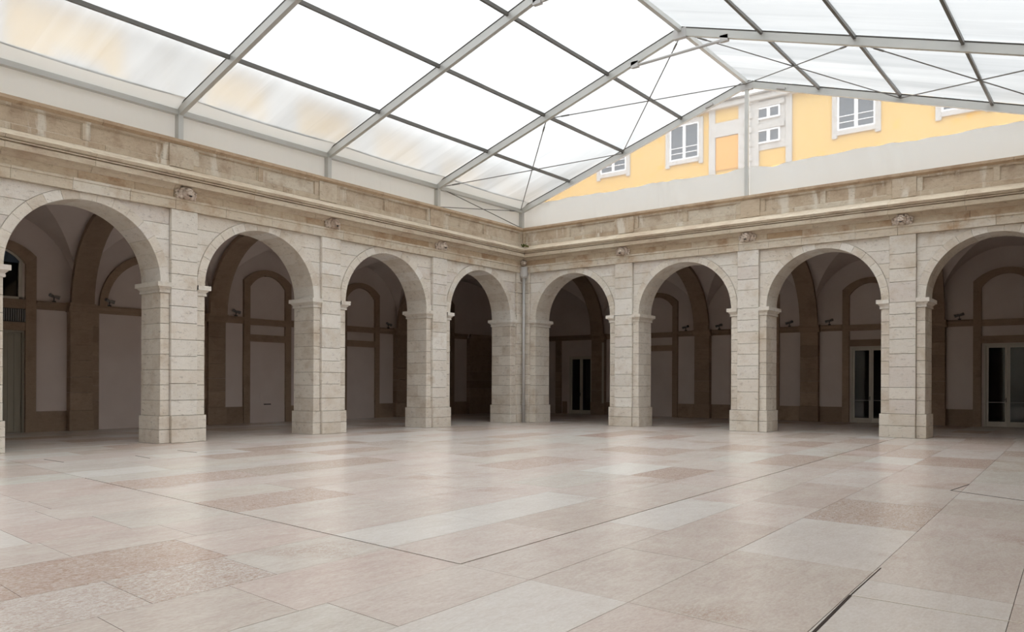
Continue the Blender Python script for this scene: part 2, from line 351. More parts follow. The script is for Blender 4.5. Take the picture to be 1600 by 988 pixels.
def facade(name, fn, centres, half, corner_edge, corner_pil, label_end):
    wall = struct(box(name, (-.9, -.98, 6.16), (centres[-1] + 2, -.3, 7.88), 'mortar', None, fn))
    for c in centres: pier(wall, fn, c, half)
    # corner pier: half pier from the corner to corner_edge
    core = box('corner_pier', (-.9, TH + .03, 0), (corner_edge - .03, REC - .03, ZI - .02), 'mortar', wall, fn)
    for i, (z0, z1) in enumerate(((0, .36), (.36, ZB))):
        block('plinth_stone', rect(0, corner_pil, z0, z1), REC - .1, .03, 'jamb', core, fn)
        block('plinth_stone', rect(corner_pil, corner_edge + .04, z0, z1), -.56, REC + .035, 'jamb', core, fn)
        block('plinth_stone', rect(-1.0, corner_edge + .04, z0, z1), TH - .04, -.56, 'jamb', core, fn, ch=.001)
    for i in range(8):
        z0, z1 = ZB + (ZI0 - ZB) * i / 8, ZB + (ZI0 - ZB) * (i + 1) / 8; sp = -.5 if i % 2 else -.68
        block('jamb_stone', rect(corner_pil, corner_edge, z0, z1), sp, REC + jit(.003), 'jamb', core, fn)
        block('jamb_stone', rect(-1.0, corner_edge + jit(.003), z0, z1), TH, sp, 'jamb', core, fn, ch=.001)
    for i in range(13):
        z0, z1 = ZB + (ZA - ZB) * i / 13, ZB + (ZA - ZB) * (i + 1) / 13
        block('pilaster_stone', rect(0, corner_pil, z0, z1), REC - .1, jit(.003), 'jamb', core, fn)
    impost(core, fn, corner_pil, corner_edge, False, True)
    box('impost_core', (-.8, TH + .02, ZI0), (corner_edge - .02, REC - .02, ZI), 'stone', core, fn)
    # arches
    ed = [corner_edge]; pe = [corner_pil]
    for c in centres: ed += [c - half, c + half]; pe += [c - .3725, c + .3725]
    for i in range(0, len(ed) - 1, 2): arch(wall, fn, ed[i], ed[i + 1], pe[i], pe[i + 1])
    # stone backing above each pier between the arch rings
    for c in centres: box('backing', (c - .36, TH, ZI), (c + .36, REC - .13, ZA), 'stone', wall, fn)
    box('backing', (-1.0, TH, ZI), (corner_pil, REC - .11, ZA), 'stone', wall, fn)
    uend = centres[-1] + 1.2
    def course(nm, prof, mat, lens, start=0.0):
        u = start; first = True
        while u < uend:
            L = random.uniform(*lens); v = min(u + L, uend)
            if uend - v < .3: v = uend
            run(nm, prof, u, v, mat, wall, fn, mitre=first); first = False; u = v
    course('architrave_block', PROF_ARCH, 'archit', (1.0, 1.7))
    course('frieze_block', PROF_FRIEZE, 'frieze', (.9, 1.8))
    course('cornice_block', PROF_CORN, 'cornice', (1.8, 2.8))
    course('parapet_base_block', PROF_BASE, 'parapet', (1.8, 2.8))
    course('parapet_rail', PROF_TOP, 'parapet', (2, 3))
    course('coping_block', PROF_COPE, 'coping', (2.2, 3.2))
    # parapet dies and recessed panels, two to a bay
    lows = [-.2] + [c + .345 for c in centres]; highs = [c - .345 for c in centres] + [uend]
    for c in centres: block('parapet_die', rect(c - .345, c + .345, 7.29, 7.90), -.7, -.165, 'parapet', wall, fn)
    for a, b in zip(lows, highs):
        s = .16; n = 2 if b - a > 2.6 else 1
        wd = (b - a - s * (n + 1)) / n; edges = []
        for i in range(n):
            u = a + s + i * (wd + s)
            block('parapet_panel', rect(u, u + wd, 7.435, 7.84), -.7, -.245, 'parapet', wall, fn, gap=.0, ch=.004)
            m = MB()
            for (x0, x1, z0, z1) in ((u, u + wd, 7.435, 7.455), (u, u + wd, 7.82, 7.84), (u, u + .02, 7.455, 7.82), (u + wd - .02, u + wd, 7.455, 7.82)):
                m.box((x0, -.26, z0), (x1, -.222, z1), fn)
            m.build('panel_moulding', 'parapet', wall)
            edges.append(u)
        for i in range(n + 1):
            u = a + i * (wd + s); block('parapet_stile', rect(u, u + s, 7.435, 7.84), -.7, -.2, 'parapet', wall, fn, gap=.002, ch=.003)
    return wall

LC = [5.0, 9.965, 14.865, 19.75, 24.65]; RC = [4.71, 9.53, 14.33, 19.15]
wall_left = facade('wall_left', WL, LC, .63, .75, .40, 0)
wall_back = facade('wall_back', WR, RC, .62, .58, .30, 0)

# ------------------------------------------------------------------ floor
floor = struct(box('floor', (-29, -5, -.3), (3, 37, -.014), 'joint'))
Bp = Vector((-4.66, 5.27)); e1 = (Vector((-13.73, 6.08)) - Bp).normalized(); e2 = (Vector((-5.25, 19.49)) - Bp).normalized()
def clip(poly, ax, lim, keep_less):
    out = []
    for i in range(len(poly)):
        a, b = poly[i], poly[(i + 1) % len(poly)]; ia = (a[ax] <= lim) == keep_less; ib = (b[ax] <= lim) == keep_less
        if ia: out.append(a)
        if ia != ib:
            t = (lim - a[ax]) / (b[ax] - a[ax]); out.append((a[0] + t * (b[0] - a[0]), a[1] + t * (b[1] - a[1])))
    return out
def slab_poly(s0, s1, t0, t1, box_):
    P = [Bp + e1 * s + e2 * t for s, t in ((s0, t0), (s1, t0), (s1, t1), (s0, t1))]; poly = [(p.x, p.y) for p in P]
    for ax, lim, kl in ((0, box_[0], False), (0, box_[1], True), (1, box_[2], False), (1, box_[3], True)):
        if len(poly) >= 3: poly = clip(poly, ax, lim, kl)
    return poly
S = [-5.2, -4.1, -3.05, -1.78, -.82, 0, 1.0, 1.95, 3.05, 4.0, 5.15, 6.1, 7.0, 8.2, 9.11, 10.1, 11.2, 12.2, 13.4, 14.4, 15.5, 16.6, 17.5]
nslab = 0
for i in range(len(S) - 1):
    ts = [0.0]
    while ts[-1] < 23.5: ts.append(ts[-1] + random.uniform(1.5, 2.7))
    tb = [0.0]
    while tb[-1] > -8: tb.append(tb[-1] - random.uniform(1.0, 2.0))
    tt = sorted(set(tb + ts))
    for j in range(len(tt) - 1):
        s0, s1, t0, t1 = S[i], S[i + 1], tt[j], tt[j + 1]
        g = [.0025] * 4
        if t0 >= 0 and s0 == 0: g[0] = .011
        if t0 >= 0 and s1 == 0: g[1] = .011
        if 0 <= s0 < 9: 
            if t0 == 0: g[2] = .011
            if t1 == 0: g[3] = .011
        poly = slab_poly(s0 + g[0], s1 - g[1], t0 + g[2], t1 - g[3], (-20.5, 2.2, -3.9, 26.9))
        if len(poly) < 3: continue
        A = abs(sum(poly[a][0] * poly[(a + 1) % len(poly)][1] - poly[(a + 1) % len(poly)][0] * poly[a][1] for a in range(len(poly)))) / 2
        if A < .02: continue
        n = len(poly); dz = random.uniform(-.0006, .0006)
        mesh('floor_slab', [(x, y, -.012) for x, y in poly] + [(x, y, dz) for x, y in poly],
             [tuple(range(n)), tuple(range(n, 2 * n))] + [(a, (a + 1) % n, n + (a + 1) % n, n + a) for a in range(n)], 'floor', floor); nslab += 1
print('floor slabs', nslab)
m = MB()   # paving of the galleries, seen only at a glancing angle
def field(x0, x1, y0, y1):
    x = x0
    while x < x1:
        xe = min(x + 1.05, x1); y = y0 + random.uniform(-1.2, 0)
        while y < y1:
            ye = y + random.uniform(1.6, 2.4); m.box((x + .003, max(y, y0) + .003, -.012), (xe - .003, min(ye, y1) - .003, 0)); y = ye
        x = xe
field(-28.2, -20.5, -3.9, 36.2); field(-20.5, 2.2, 26.9, 36.2)
gp = m.build('gallery_paving', 'floor', floor); gp['kind'] = 'stuff'
def strip(name, p, q, wd, mat, z=.0015):
    MB().bar((p[0], p[1], z), (q[0], q[1], z), wd, .003).build(name, mat, floor)
strip('floor_channel', (-1.66, 6.34), (-1.585, 5.0), .022, 'joint'); strip('floor_channel', (-1.66, 6.34), (-1.70, 7.45), .008, 'joint')
strip('floor_channel', (-1.66, 6.34), (-.45, 6.31), .008, 'lightjoint'); strip('floor_channel', (-2.12, 13.6), (-2.02, 14.6), .02, 'joint')
strip('floor_channel', (-2.12, 13.6), (-.9, 12.9), .02, 'joint')
for p, q in (((-17.6, 7.0), (-16.7, 7.0)), ((-17.6, 9.9), (-16.7, 9.85)), ((-17.0, 8.6), (-16.2, 8.5))): strip('floor_channel', p, q, .018, 'joint')

# ------------------------------------------------------------------ galleries
PB_L, PB_R = -7.68, -9.26
SP, RISE = 4.15, 2.75
# ---- gallery back walls with openings
def wall_holes(name, fn, u0, u1, z0, z1, p, th, holes, mat):
    us = sorted({u0, u1, *[h[0] for h in holes], *[h[1] for h in holes]}); zs = sorted({z0, z1, *[h[2] for h in holes], *[h[3] for h in holes]}); m = MB()
    for a, b in zip(us, us[1:]):
        for c, d in zip(zs, zs[1:]):
            if any(a >= h[0] - 1e-6 and b <= h[1] + 1e-6 and c >= h[2] - 1e-6 and d <= h[3] + 1e-6 for h in holes): continue
            m.box((a, p - th, c), (b, p, d), fn)
    return m.build(name, mat)
def yu(y): return YR - y
def xu(x): return x - XL
lw_holes = [(yu(10.31), yu(8.63), 0, 3.2), (yu(10.24), yu(8.70), 4.17, 5.5)]
gl_ = struct(wall_holes('wall_gallery_left', WL, yu(36.2), 32, 0, 7.9, PB_L, .4, lw_holes, 'plaster'))
rw_holes = [(xu(-23.62), xu(-22.16), 0, 3.05), (xu(-9.31), xu(-7.69), 0, 3.2), (xu(-4.41), xu(-2.85), 0, 3.2)]
gb_ = struct(wall_holes('wall_gallery_back', WR, xu(-28), 24, 0, 7.9, PB_R, .4, rw_holes, 'plaster'))
# rooms behind the doors
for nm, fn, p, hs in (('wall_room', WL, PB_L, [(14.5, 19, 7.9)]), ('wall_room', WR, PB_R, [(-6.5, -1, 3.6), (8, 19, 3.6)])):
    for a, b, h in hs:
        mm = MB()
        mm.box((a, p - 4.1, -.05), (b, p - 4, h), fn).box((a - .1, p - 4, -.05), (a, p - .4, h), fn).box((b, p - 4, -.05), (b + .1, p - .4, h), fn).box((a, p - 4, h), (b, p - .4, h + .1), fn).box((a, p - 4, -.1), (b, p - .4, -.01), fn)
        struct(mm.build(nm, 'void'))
def seg_arch_band(u0, u1, z0, zs, zt, wd, p0, p1, fn, parent, name):
    """Stone surround: two jambs and a segmental head, one mesh per jamb and head."""
    ho_ = (u1 - u0) / 2; Ro_ = (ho_ * ho_ + (zt - zs) ** 2) / (2 * (zt - zs)); zi_ = zt - Ro_ + math.sqrt(Ro_ * Ro_ - ho_ * ho_) - wd * .85
    for q in ([(u0, z0), (u0 + wd, z0), (u0 + wd, zi_), (u0, zs)], [(u1 - wd, z0), (u1, z0), (u1, zs), (u1 - wd, zi_)]): block(name + '_jamb', q, p0, p1, 'brown', parent, fn, gap=0, ch=.002)
    n = 14; uc = (u0 + u1) / 2; ho = (u1 - u0) / 2; rise = zt - zs; vs, fs = [], []
    Ro = (ho * ho + rise * rise) / (2 * rise)
    for i in range(n + 1):
        t = -1 + 2 * i / n; uo = uc + ho * t; zo = zt - Ro + math.sqrt(Ro * Ro - (ho * t) ** 2)
        ui = uc + (ho - wd) * t; zi = zt - Ro + math.sqrt(Ro * Ro - (ho * t) ** 2) - wd * .85
        for p in (p0, p1): vs += [fn(uo, p, zo), fn(ui, p, zi)]
    for i in range(n):
        a = 4 * i; b = a + 4
        fs += [(a, b, b + 1, a + 1), (a + 2, a + 3, b + 3, b + 2), (a, a + 2, b + 2, b), (a + 1, b + 1, b + 3, a + 3)]
    fs += [(0, 1, 3, 2), (4 * n, 4 * n + 2, 4 * n + 3, 4 * n + 1)]
    mesh(name + '_head', vs, fs, 'brown', parent)
def round_arch_band(uc, r, zs, wd, p0, p1, fn, parent, name):
    n = 24; vs, fs = [], []
    for i in range(n + 1):
        t = PI * i / n
        for p in (p0, p1):
            for rr in (r + wd, r): vs.append(fn(uc - rr * math.cos(t), p, zs + rr * math.sin(t)))
    for i in range(n):
        a = 4 * i; b = a + 4
        fs += [(a, b, b + 1, a + 1), (a + 2, a + 3, b + 3, b + 2), (a, a + 2, b + 2, b), (a + 1, b + 1, b + 3, a + 3)]
    fs += [(0, 1, 3, 2), (4 * n, 4 * n + 2, 4 * n + 3, 4 * n + 1)]
    mesh(name, vs, fs, 'brown', parent)
def gpil(u0, u1, p, fn, parent):
    zs = [0, .66, 1.25, 1.75, 2.3, 2.8, 3.3, 3.88]
    for a, b in zip(zs, zs[1:]):
        e = .03 if a == 0 else 0
        block('pilaster_block', rect(u0 - e, u1 + e, a, b), p, p + .25 + e, 'brown', parent, fn, gap=.003, ch=.006)
    prof = [(0, 3.88), (.27, 3.88), (.28, 3.95), (.33, 4.05), (.36, 4.08), (.36, 4.17), (0, 4.18)]
    run('pilaster_cap', [(p + a, z) for a, z in prof], u0 - .05, u1 + .05, 'brown', parent, fn)
def band(u0, u1, p, fn, parent, z0=3.90, z1=4.16):
    prof = [(0, z0), (.06, z0), (.06, z0 + .1), (.09, z0 + .16), (.12, z1 - .06), (.12, z1), (0, z1)]
    run('string_course', [(p + a, z) for a, z in prof], u0, u1, 'brown', parent, fn)
def dado(u0, u1, p, fn, parent): box('dado_slab', (u0, p, 0), (u1, p + .05, .65), 'brown', parent, fn)
def framed_bay(u0, u1, uc, half, p, fn, parent, infill=True, door=False):
    """Plaster bay with a stone-framed, segment-headed opening between pilasters at u0 and u1."""
    f0, f1 = uc - half, uc + half
    dado(u0, f0, p, fn, parent); dado(f1, u1, p, fn, parent)
    band(u0, f0, p, fn, parent); band(f1, u1, p, fn, parent)
    seg_arch_band(f0, f1, 0, 5.62, 6.1, .28, p, p + .10, fn, parent, 'surround')
    box('transom', (f0 + .28, p, 3.88), (f1 - .28, p + .09, 4.13), 'brown', parent, fn); box('lintel', (f0 + .28, p, 3.22), (f1 - .28, p + .09, 3.5), 'brown', parent, fn)
    if infill:
        box('infill_panel', (f0 + .28, p, 0), (f1 - .28, p + .03, 3.22), 'plaster', parent, fn)
        box('skirting_board', (f0 + .28, p, 0), (f1 - .28, p + .042, .70), 'plaster', parent, fn)
OFF = -.66
# left gallery (u = YR - Y)
P = PB_L
for uc in (yu(26.5), yu(21.75), yu(16.84), yu(11.93), yu(7.02)): gpil(uc - .36, uc + .36, P, WL, gl_)
framed_bay(yu(21.39), yu(17.2), yu(19.2), 1.11, P, WL, gl_)
framed_bay(yu(26.14), yu(22.1), yu(24.1), 1.11, P, WL, gl_)
framed_bay(yu(31.4), yu(26.86), yu(29.25), 1.11, P, WL, gl_)
# blind arch bay
round_arch_band(yu(14.54), 1.72, 4.13, .25, P, P + .1, WL, gl_, 'blind_arch')
for y0, y1 in ((16.26, 16.5), (12.28, 12.55)):
    for k in range(8): block('blind_arch_jamb', rect(yu(y1), yu(y0), .49 * k, .49 * (k + 1)), P, P + .12, 'brown', gl_, WL, gap=.002, ch=.004)
band(yu(16.5), yu(12.28), P, WL, gl_)
box('infill_panel', (yu(16.26), P, 0), (yu(12.55), P + .03, 3.9), 'plaster', gl_, WL); box('skirting_board', (yu(16.26), P, 0), (yu(12.55), P + .042, .78), 'plaster', gl_, WL)
# door bay
u0, u1 = yu(11.57), yu(7.38); f0, f1 = yu(10.62), yu(8.32)
dado(u0, f0, P, WL, gl_); dado(f1, u1, P, WL, gl_); band(u0, f0, P, WL, gl_); band(f1, u1, P, WL, gl_)
seg_arch_band(f0, f1, 0, 5.55, 6.02, .31, P, P + .1, WL, gl_, 'surround')
box('lintel', (f0 + .31, P, 3.9), (f1 - .31, P + .09, 4.17), 'brown', gl_, WL); box('lintel', (f0 + .31, P, 3.2), (f1 - .31, P + .06, 3.9), 'brown', gl_, WL)
# end corner of the left gallery
for k in range(9): block('corner_block', rect(yu(35.38), yu(31.42), .44 * k, .44 * (k + 1)), P, P + .2, 'brown', gl_, WL, gap=.003, ch=.006)
band(yu(35.3), yu(31.4), P + .2, WL, gl_)
# back gallery (u = X - XL)
P = PB_R
for xc in (-21.68, -15.93, -10.96, -6.08, -1.15): gpil(xu(xc) - .38, xu(xc) + .38, P, WR, gb_)
framed_bay(xu(-21.25), xu(-16.31), xu(-18.39), 1.13, P, WR, gb_)
framed_bay(xu(-15.55), xu(-11.34), xu(-13.45), 1.13, P, WR, gb_)
framed_bay(xu(-10.58), xu(-6.46), xu(-8.5), 1.12, P, WR, gb_, infill=False)
framed_bay(xu(-5.7), xu(-1.53), xu(-3.63), 1.13, P, WR, gb_, infill=False)
band(xu(-27.3), xu(-22.06), P, WR, gb_); dado(xu(-24.0), xu(-23.72), P, WR, gb_)
for k in range(9): block('corner_block', rect(xu(-24.42), xu(-24.08), .44 * k, .44 * (k + 1)), P, P + .12, 'brown', gb_, WR, gap=.003, ch=.006)
# hatch with a dark slot in the plastered door
hatch = box('access_hatch', (yu(19.58), PB_L + .03, .84), (yu(18.86), PB_L + .05, 1.2), 'plaster', gl_, WL)
box('hatch_slot', (yu(19.36), PB_L + .04, .705), (yu(19.04), PB_L + .06, .745), 'black', hatch, WL)

# ---- vaults
def quad(a, b, c, d, k): return [(a, b, c), (a, c, d)] if k else [(a, b, d), (b, c, d)]
def vault_bay(name, fn, fa, fb, ba, bb, pf, pb, parent):
    """Groin vault over the plan quad front fa..fb (at p = pf), back ba..bb (at p = pb)."""
    n, mrow = 32, 32; vs, fs = [], []
    for j in range(mrow + 1):
        t = j / mrow
        for i in range(n + 1):
            s = i / n; u = (fa + (fb - fa) * s) * (1 - t) + (ba + (bb - ba) * s) * t; p = pf + (pb - pf) * t
            z = SP + RISE * max(math.sqrt(max(0, 1 - (2 * s - 1) ** 2)), math.sqrt(max(0, 1 - (2 * t - 1) ** 2)))
            vs.append(fn(u, p, z))
    for j in range(mrow):
        for i in range(n):
            a = j * (n + 1) + i; fs += quad(a, a + 1, a + n + 2, a + n + 1, (i < n / 2) == (j < n / 2))
    return mesh(name, vs, fs, 'plaster', parent)
def rib(fn, uf, ub, pf, pb, hw, parent):
    n = 22; vs, fs = [], []; a = .0
    for i in range(n + 1):
        th = PI * i / n; t = (1 - math.cos(th)) / 2
        u = uf + (ub - uf) * t
        for o, zz in ((0, 1.0), (.14, None)):
            k = 1 - o / ((pf - pb) / 2); tt = .5 - .5 * math.cos(th) * k; p = pf + (pb - pf) * tt; z = SP + (RISE + .03 - o) * math.sin(th)
            for s in (-hw, hw): vs.append(fn(u + s, p, z))
    for i in range(n):
        a = 4 * i; b = a + 4
        fs += [(a, b, b + 1, a + 1), (a + 2, a + 3, b + 3, b + 2), (a, a + 2, b + 2, b), (a + 1, b + 1, b + 3, a + 3)]
    return mesh('transverse_arch', vs, fs, 'brown', parent)
cl = struct(box('ceiling_gallery_left', (-10, PB_L - .4, 7.55), (32, -1.0, 7.85), 'plaster', None, WL))
cb = struct(box('ceiling_gallery_back', (-.9, PB_R - .4, 7.55), (24, -1.0, 7.85), 'plaster', None, WR))
FL = [.1] + LC; BL = [yu(26.5), yu(21.75), yu(16.84), yu(11.93), yu(7.02), yu(2.1)]
for i in range(5): vault_bay('groin_vault', WL, FL[i], FL[i + 1], BL[i], BL[i + 1], -1.04, PB_L, cl)
for i in range(6): rib(WL, FL[i], BL[i], -1.05, PB_L + .22, .36, cl)
FR = [-.2] + RC + [23.9]; BR = [xu(-21.68), xu(-15.93), xu(-10.96), xu(-6.08), xu(-1.15), xu(3.8)]
for i in range(5): vault_bay('groin_vault', WR, FR[i], FR[i + 1], BR[i], BR[i + 1], -1.04, PB_R, cb)
for i in range(5): rib(WR, FR[i], BR[i], -1.05, PB_R + .22, .37, cb)
# corner vault
n = 28; vs, fs = [], []
q = [(XL - .9, YR + .9), (-27.4, YR + .4), (-27.4, 35.4), (-21.68, 35.4)]
for j in range(n + 1):
    for i in range(n + 1):
        s, t = i / n, j / n
        x = (q[0][0] * (1 - s) + q[1][0] * s) * (1 - t) + (q[3][0] * (1 - s) + q[2][0] * s) * t; y = (q[0][1] * (1 - s) + q[1][1] * s) * (1 - t) + (q[3][1] * (1 - s) + q[2][1] * s) * t
        vs.append((x, y, SP + RISE * max(math.sqrt(max(0, 1 - (2 * s - 1) ** 2)), math.sqrt(max(0, 1 - (2 * t - 1) ** 2)))))
for j in range(n):
    for i in range(n): a = j * (n + 1) + i; fs += quad(a, a + 1, a + n + 2, a + n + 1, (i < n / 2) == (j < n / 2))
mesh('groin_vault', vs, fs, 'plaster', cl)
# unseen plain walls and eave strip, added to keep stray sky light out
struct(box('wall_closing_near', (-28, -4.3, 0), (1.4, -4, 12.4), 'stone')); struct(box('wall_closing_right', (1.0, -4, 0), (1.4, 36.2, 9.0), 'coping'))
struct(box('ceiling_closing_strip', (-.66, -4, 8.75), (1.4, 26.5, 8.95), 'plaster'))

# ------------------------------------------------------------------ doors
def glazed_door(name, u0, u1, zt, p, fn, label_mat='doorpaint', bar=True):
    m = MB(); d = .07
    for a, b, c, e in ((u0, u0 + d, 0, zt), (u1 - d, u1, 0, zt), (u0 + d, u1 - d, zt - d, zt)): m.box((a, p - .16, c), (b, p - .02, e), fn)
    fr = struct(m.build(name, 'doorpaint')); uc = (u0 + u1) / 2
    for a, b, hs in ((u0 + d, uc, 1), (uc, u1 - d, -1)):
        m = MB(); s = .085
        for x0, x1, z0, z1 in ((a + .004, a + s, .01, zt - d), (b - s, b - .004, .01, zt - d), (a + s, b - s, .01, .2), (a + s, b - s, zt - d - s, zt - d)): m.box((x0, p - .13, z0), (x1, p - .07, z1), fn)
        lf = m.build('leaf', 'doorpaint', fr)
        box('glass_pane', (a + s, p - .105, .2), (b - s, p - .095, zt - d - s), 'doorglass', lf, fn)
        if bar: box('push_bar', (a + s, p - .075, .93), (b - s, p - .05, .955), 'grille', lf, fn)
        x = (b - .045) if hs > 0 else (a + .045)
        if hs > 0: MB().box((x - .012, p - .07, .95), (x + .012, p - .045, 1.12), fn).box((x - .012, p - .045, 1.04), (x + .012, p - .02, 1.065), fn).box((x - .09, p - .03, 1.04), (x + .012, p - .015, 1.065), fn).build('door_handle', 'black', lf)
    return fr
glazed_door('door_2', xu(-23.62), xu(-22.16), 3.05, PB_R, WR, bar=False)
glazed_door('door_3', xu(-9.31), xu(-7.69), 3.2, PB_R, WR)
glazed_door('door_4', xu(-4.41), xu(-2.85), 3.2, PB_R, WR)
m = MB(); u0, u1 = yu(10.31), yu(8.63)
for a, b, c, e in ((u0, u0 + .06, 0, 3.2), (u1 - .06, u1, 0, 3.2), (u0 + .06, u1 - .06, 3.14, 3.2)): m.box((a, PB_L - .2, c), (b, PB_L - .02, e), WL)
d1 = struct(m.build('door_1', 'louvre'))
for a, b in ((u0 + .06, (u0 + u1) / 2), ((u0 + u1) / 2, u1 - .06)):
    lf = box('leaf', (a + .004, PB_L - .14, .01), (b - .004, PB_L - .09, 3.14), 'louvre', d1, WL)
    k = 4
    for i in range(k):
        x0 = a + .03 + (b - a - .06) * i / k; box('board', (x0 + .006, PB_L - .1, .06), (x0 + (b - a - .06) / k - .006, PB_L - .075, 3.08), 'louvre', lf, WL)
# ventilation grille and arched window above the left door
gr = empty('ventilation_grille', WL(yu(9.47), PB_L, 3.46)); tag(gr, 'slatted grey ventilation grille above the panelled door in the left gallery', 'grille')
def keep(o, par): o.parent = par; o.matrix_parent_inverse = Matrix.Translation(-par.location); return o
for i in range(26):
    a = yu(10.31) + .01 + i * .0645; keep(box('slat', (a, PB_L + .05, 3.48), (a + .03, PB_L + .10, 3.86), 'grille', None, WL), gr)
keep(box('backing_plate', (yu(10.31), PB_L + .04, 3.46), (yu(8.63), PB_L + .065, 3.88), 'black', None, WL), gr)
m = MB(); u0, u1 = yu(10.24), yu(8.70)
for a, b, c, e in ((u0, u0 + .1, 4.17, 5.5), (u1 - .1, u1, 4.17, 5.5), (u0, u1, 4.17, 4.25)): m.box((a, PB_L - .1, c), (b, PB_L + .02, e), WL)
wn = struct(m.build('window_1', 'doorpaint'))
def arch_fill(u0, u1, z0, zs, zt, p0, p1, fn, name, mat, parent):
    n = 12; uc = (u0 + u1) / 2; ho = (u1 - u0) / 2; rise = zt - zs; R = (ho * ho + rise * rise) / (2 * rise); pts = [(u0, z0), (u1, z0)]
    for i in range(n + 1):
        t = 1 - 2 * i / n; pts.append((uc + ho * t, zt - R + math.sqrt(R * R - (ho * t) ** 2)))
    k = len(pts); vs = [fn(u, p, z) for p in (p0, p1) for u, z in pts]
    return mesh(name, vs, [tuple(range(k)), tuple(range(k, 2 * k))] + [(i, (i + 1) % k, k + (i + 1) % k, k + i) for i in range(k)], mat, parent)
box('glass_pane', (u0 + .1, PB_L - .06, 4.25), (u1 - .1, PB_L - .05, 5.5), 'doorglass', wn, WL)
seg_o = MB()
arch_fill(u0, u1, 5.38, 5.42, 5.78, PB_L, PB_L + .03, WL, 'arched_head', 'doorpaint', wn)
arch_fill(u0 + .1, u1 - .1, 5.3, 5.36, 5.68, PB_L + .025, PB_L + .035, WL, 'head_pane', 'pane', wn)

# ------------------------------------------------------------------ marquee roof
XE0, XE1, XR = -20.12, -.68, -10.40
ZE, ZRG = 8.85, 11.95
FY = [26.54, 21.40, 16.34, 11.33, 6.28, 1.22, -3.84]
def zr(x, off=0): return ZE + (ZRG - ZE) * (1 - abs(x - XR) / (XR - XE0)) + off
PX_L = [-17.69, -15.26, -12.83]; PX_R = [2 * XR - x for x in PX_L[::-1]]
ceiling = struct(empty('ceiling', (XR, 12, ZRG)))
def keepc(o): o.parent = ceiling; o.matrix_parent_inverse = Matrix.Translation(-ceiling.location); return o
def sheet_panel(name, x0, x1, y0, y1, mat, off=.15, nx=10, ny=10, sag=.05):
    vs, fs = [], []
    for j in range(ny + 1):
        for i in range(nx + 1):
            s, t = i / nx, j / ny; x = x0 + (x1 - x0) * s; y = y0 + (y1 - y0) * t
            vs.append((x, y, zr(x, off if mat == 'roof' else .02 + .3 * max(0, min(abs(x - XE0), abs(x - XE1)) if XE0 < x < XE1 else 0)) - sag * math.sin(PI * t) * (1 if mat == 'roof' else 0)))
    for j in range(ny):
        for i in range(nx): a = j * (nx + 1) + i; fs.append((a, a + nx + 1, a + nx + 2, a + 1))
    me = bpy.data.meshes.new(name); me.from_pydata(vs, [], fs)
    for p in me.polygons: p.use_smooth = True
    if me.polygons[0].normal.z > 0: me.flip_normals()
    me.materials.append(MT[mat]); o = link(bpy.data.objects.new(name, me)); return keepc(o)
for a, b in zip(FY, FY[1:]):
    xs = [XE0 + .36] + PX_L + [XR] + PX_R + [XE1 - .36]
    for x0, x1 in zip(xs, xs[1:]): sheet_panel('roof_panel', x0, x1, a, b, 'roof')
    sheet_panel('valance', XE0 - .10, XE0 + .42, a, b, 'valance', off=.0, nx=2, ny=2)
    sheet_panel('valance', XE1 - .42, XE1 + .10, a, b, 'valance', off=.0, nx=2, ny=2)
    for x in PX_L + PX_R:
        keepc(MB().bar((x, a - .06, zr(x, .07)), (x, b + .06, zr(x, .07)), .07, .10).build('purlin', 'purlin'))
    keepc(MB().bar((XR, a - .06, ZRG + .04), (XR, b + .06, ZRG + .04), .12, .14).build('ridge_beam', 'alu'))
    for x in (XE0, XE1): keepc(MB().box((x - .08, b + .06, ZE - .10), (x + .08, a - .06, ZE + .03)).build('eave_beam', 'alu'))
    keepc(MB().box((XE0 - .11, b, 8.03), (XE0 - .09, a, ZE)).build('side_skirt', 'sideskirt'))
names = ['closing the gable over the back parapet, with a central post', 'with the tie bar under its apex, one bay in from the gable', 'second bay in from the gable, meeting the left parapet midway', 'nearest to the camera, its left post above the first full pier']
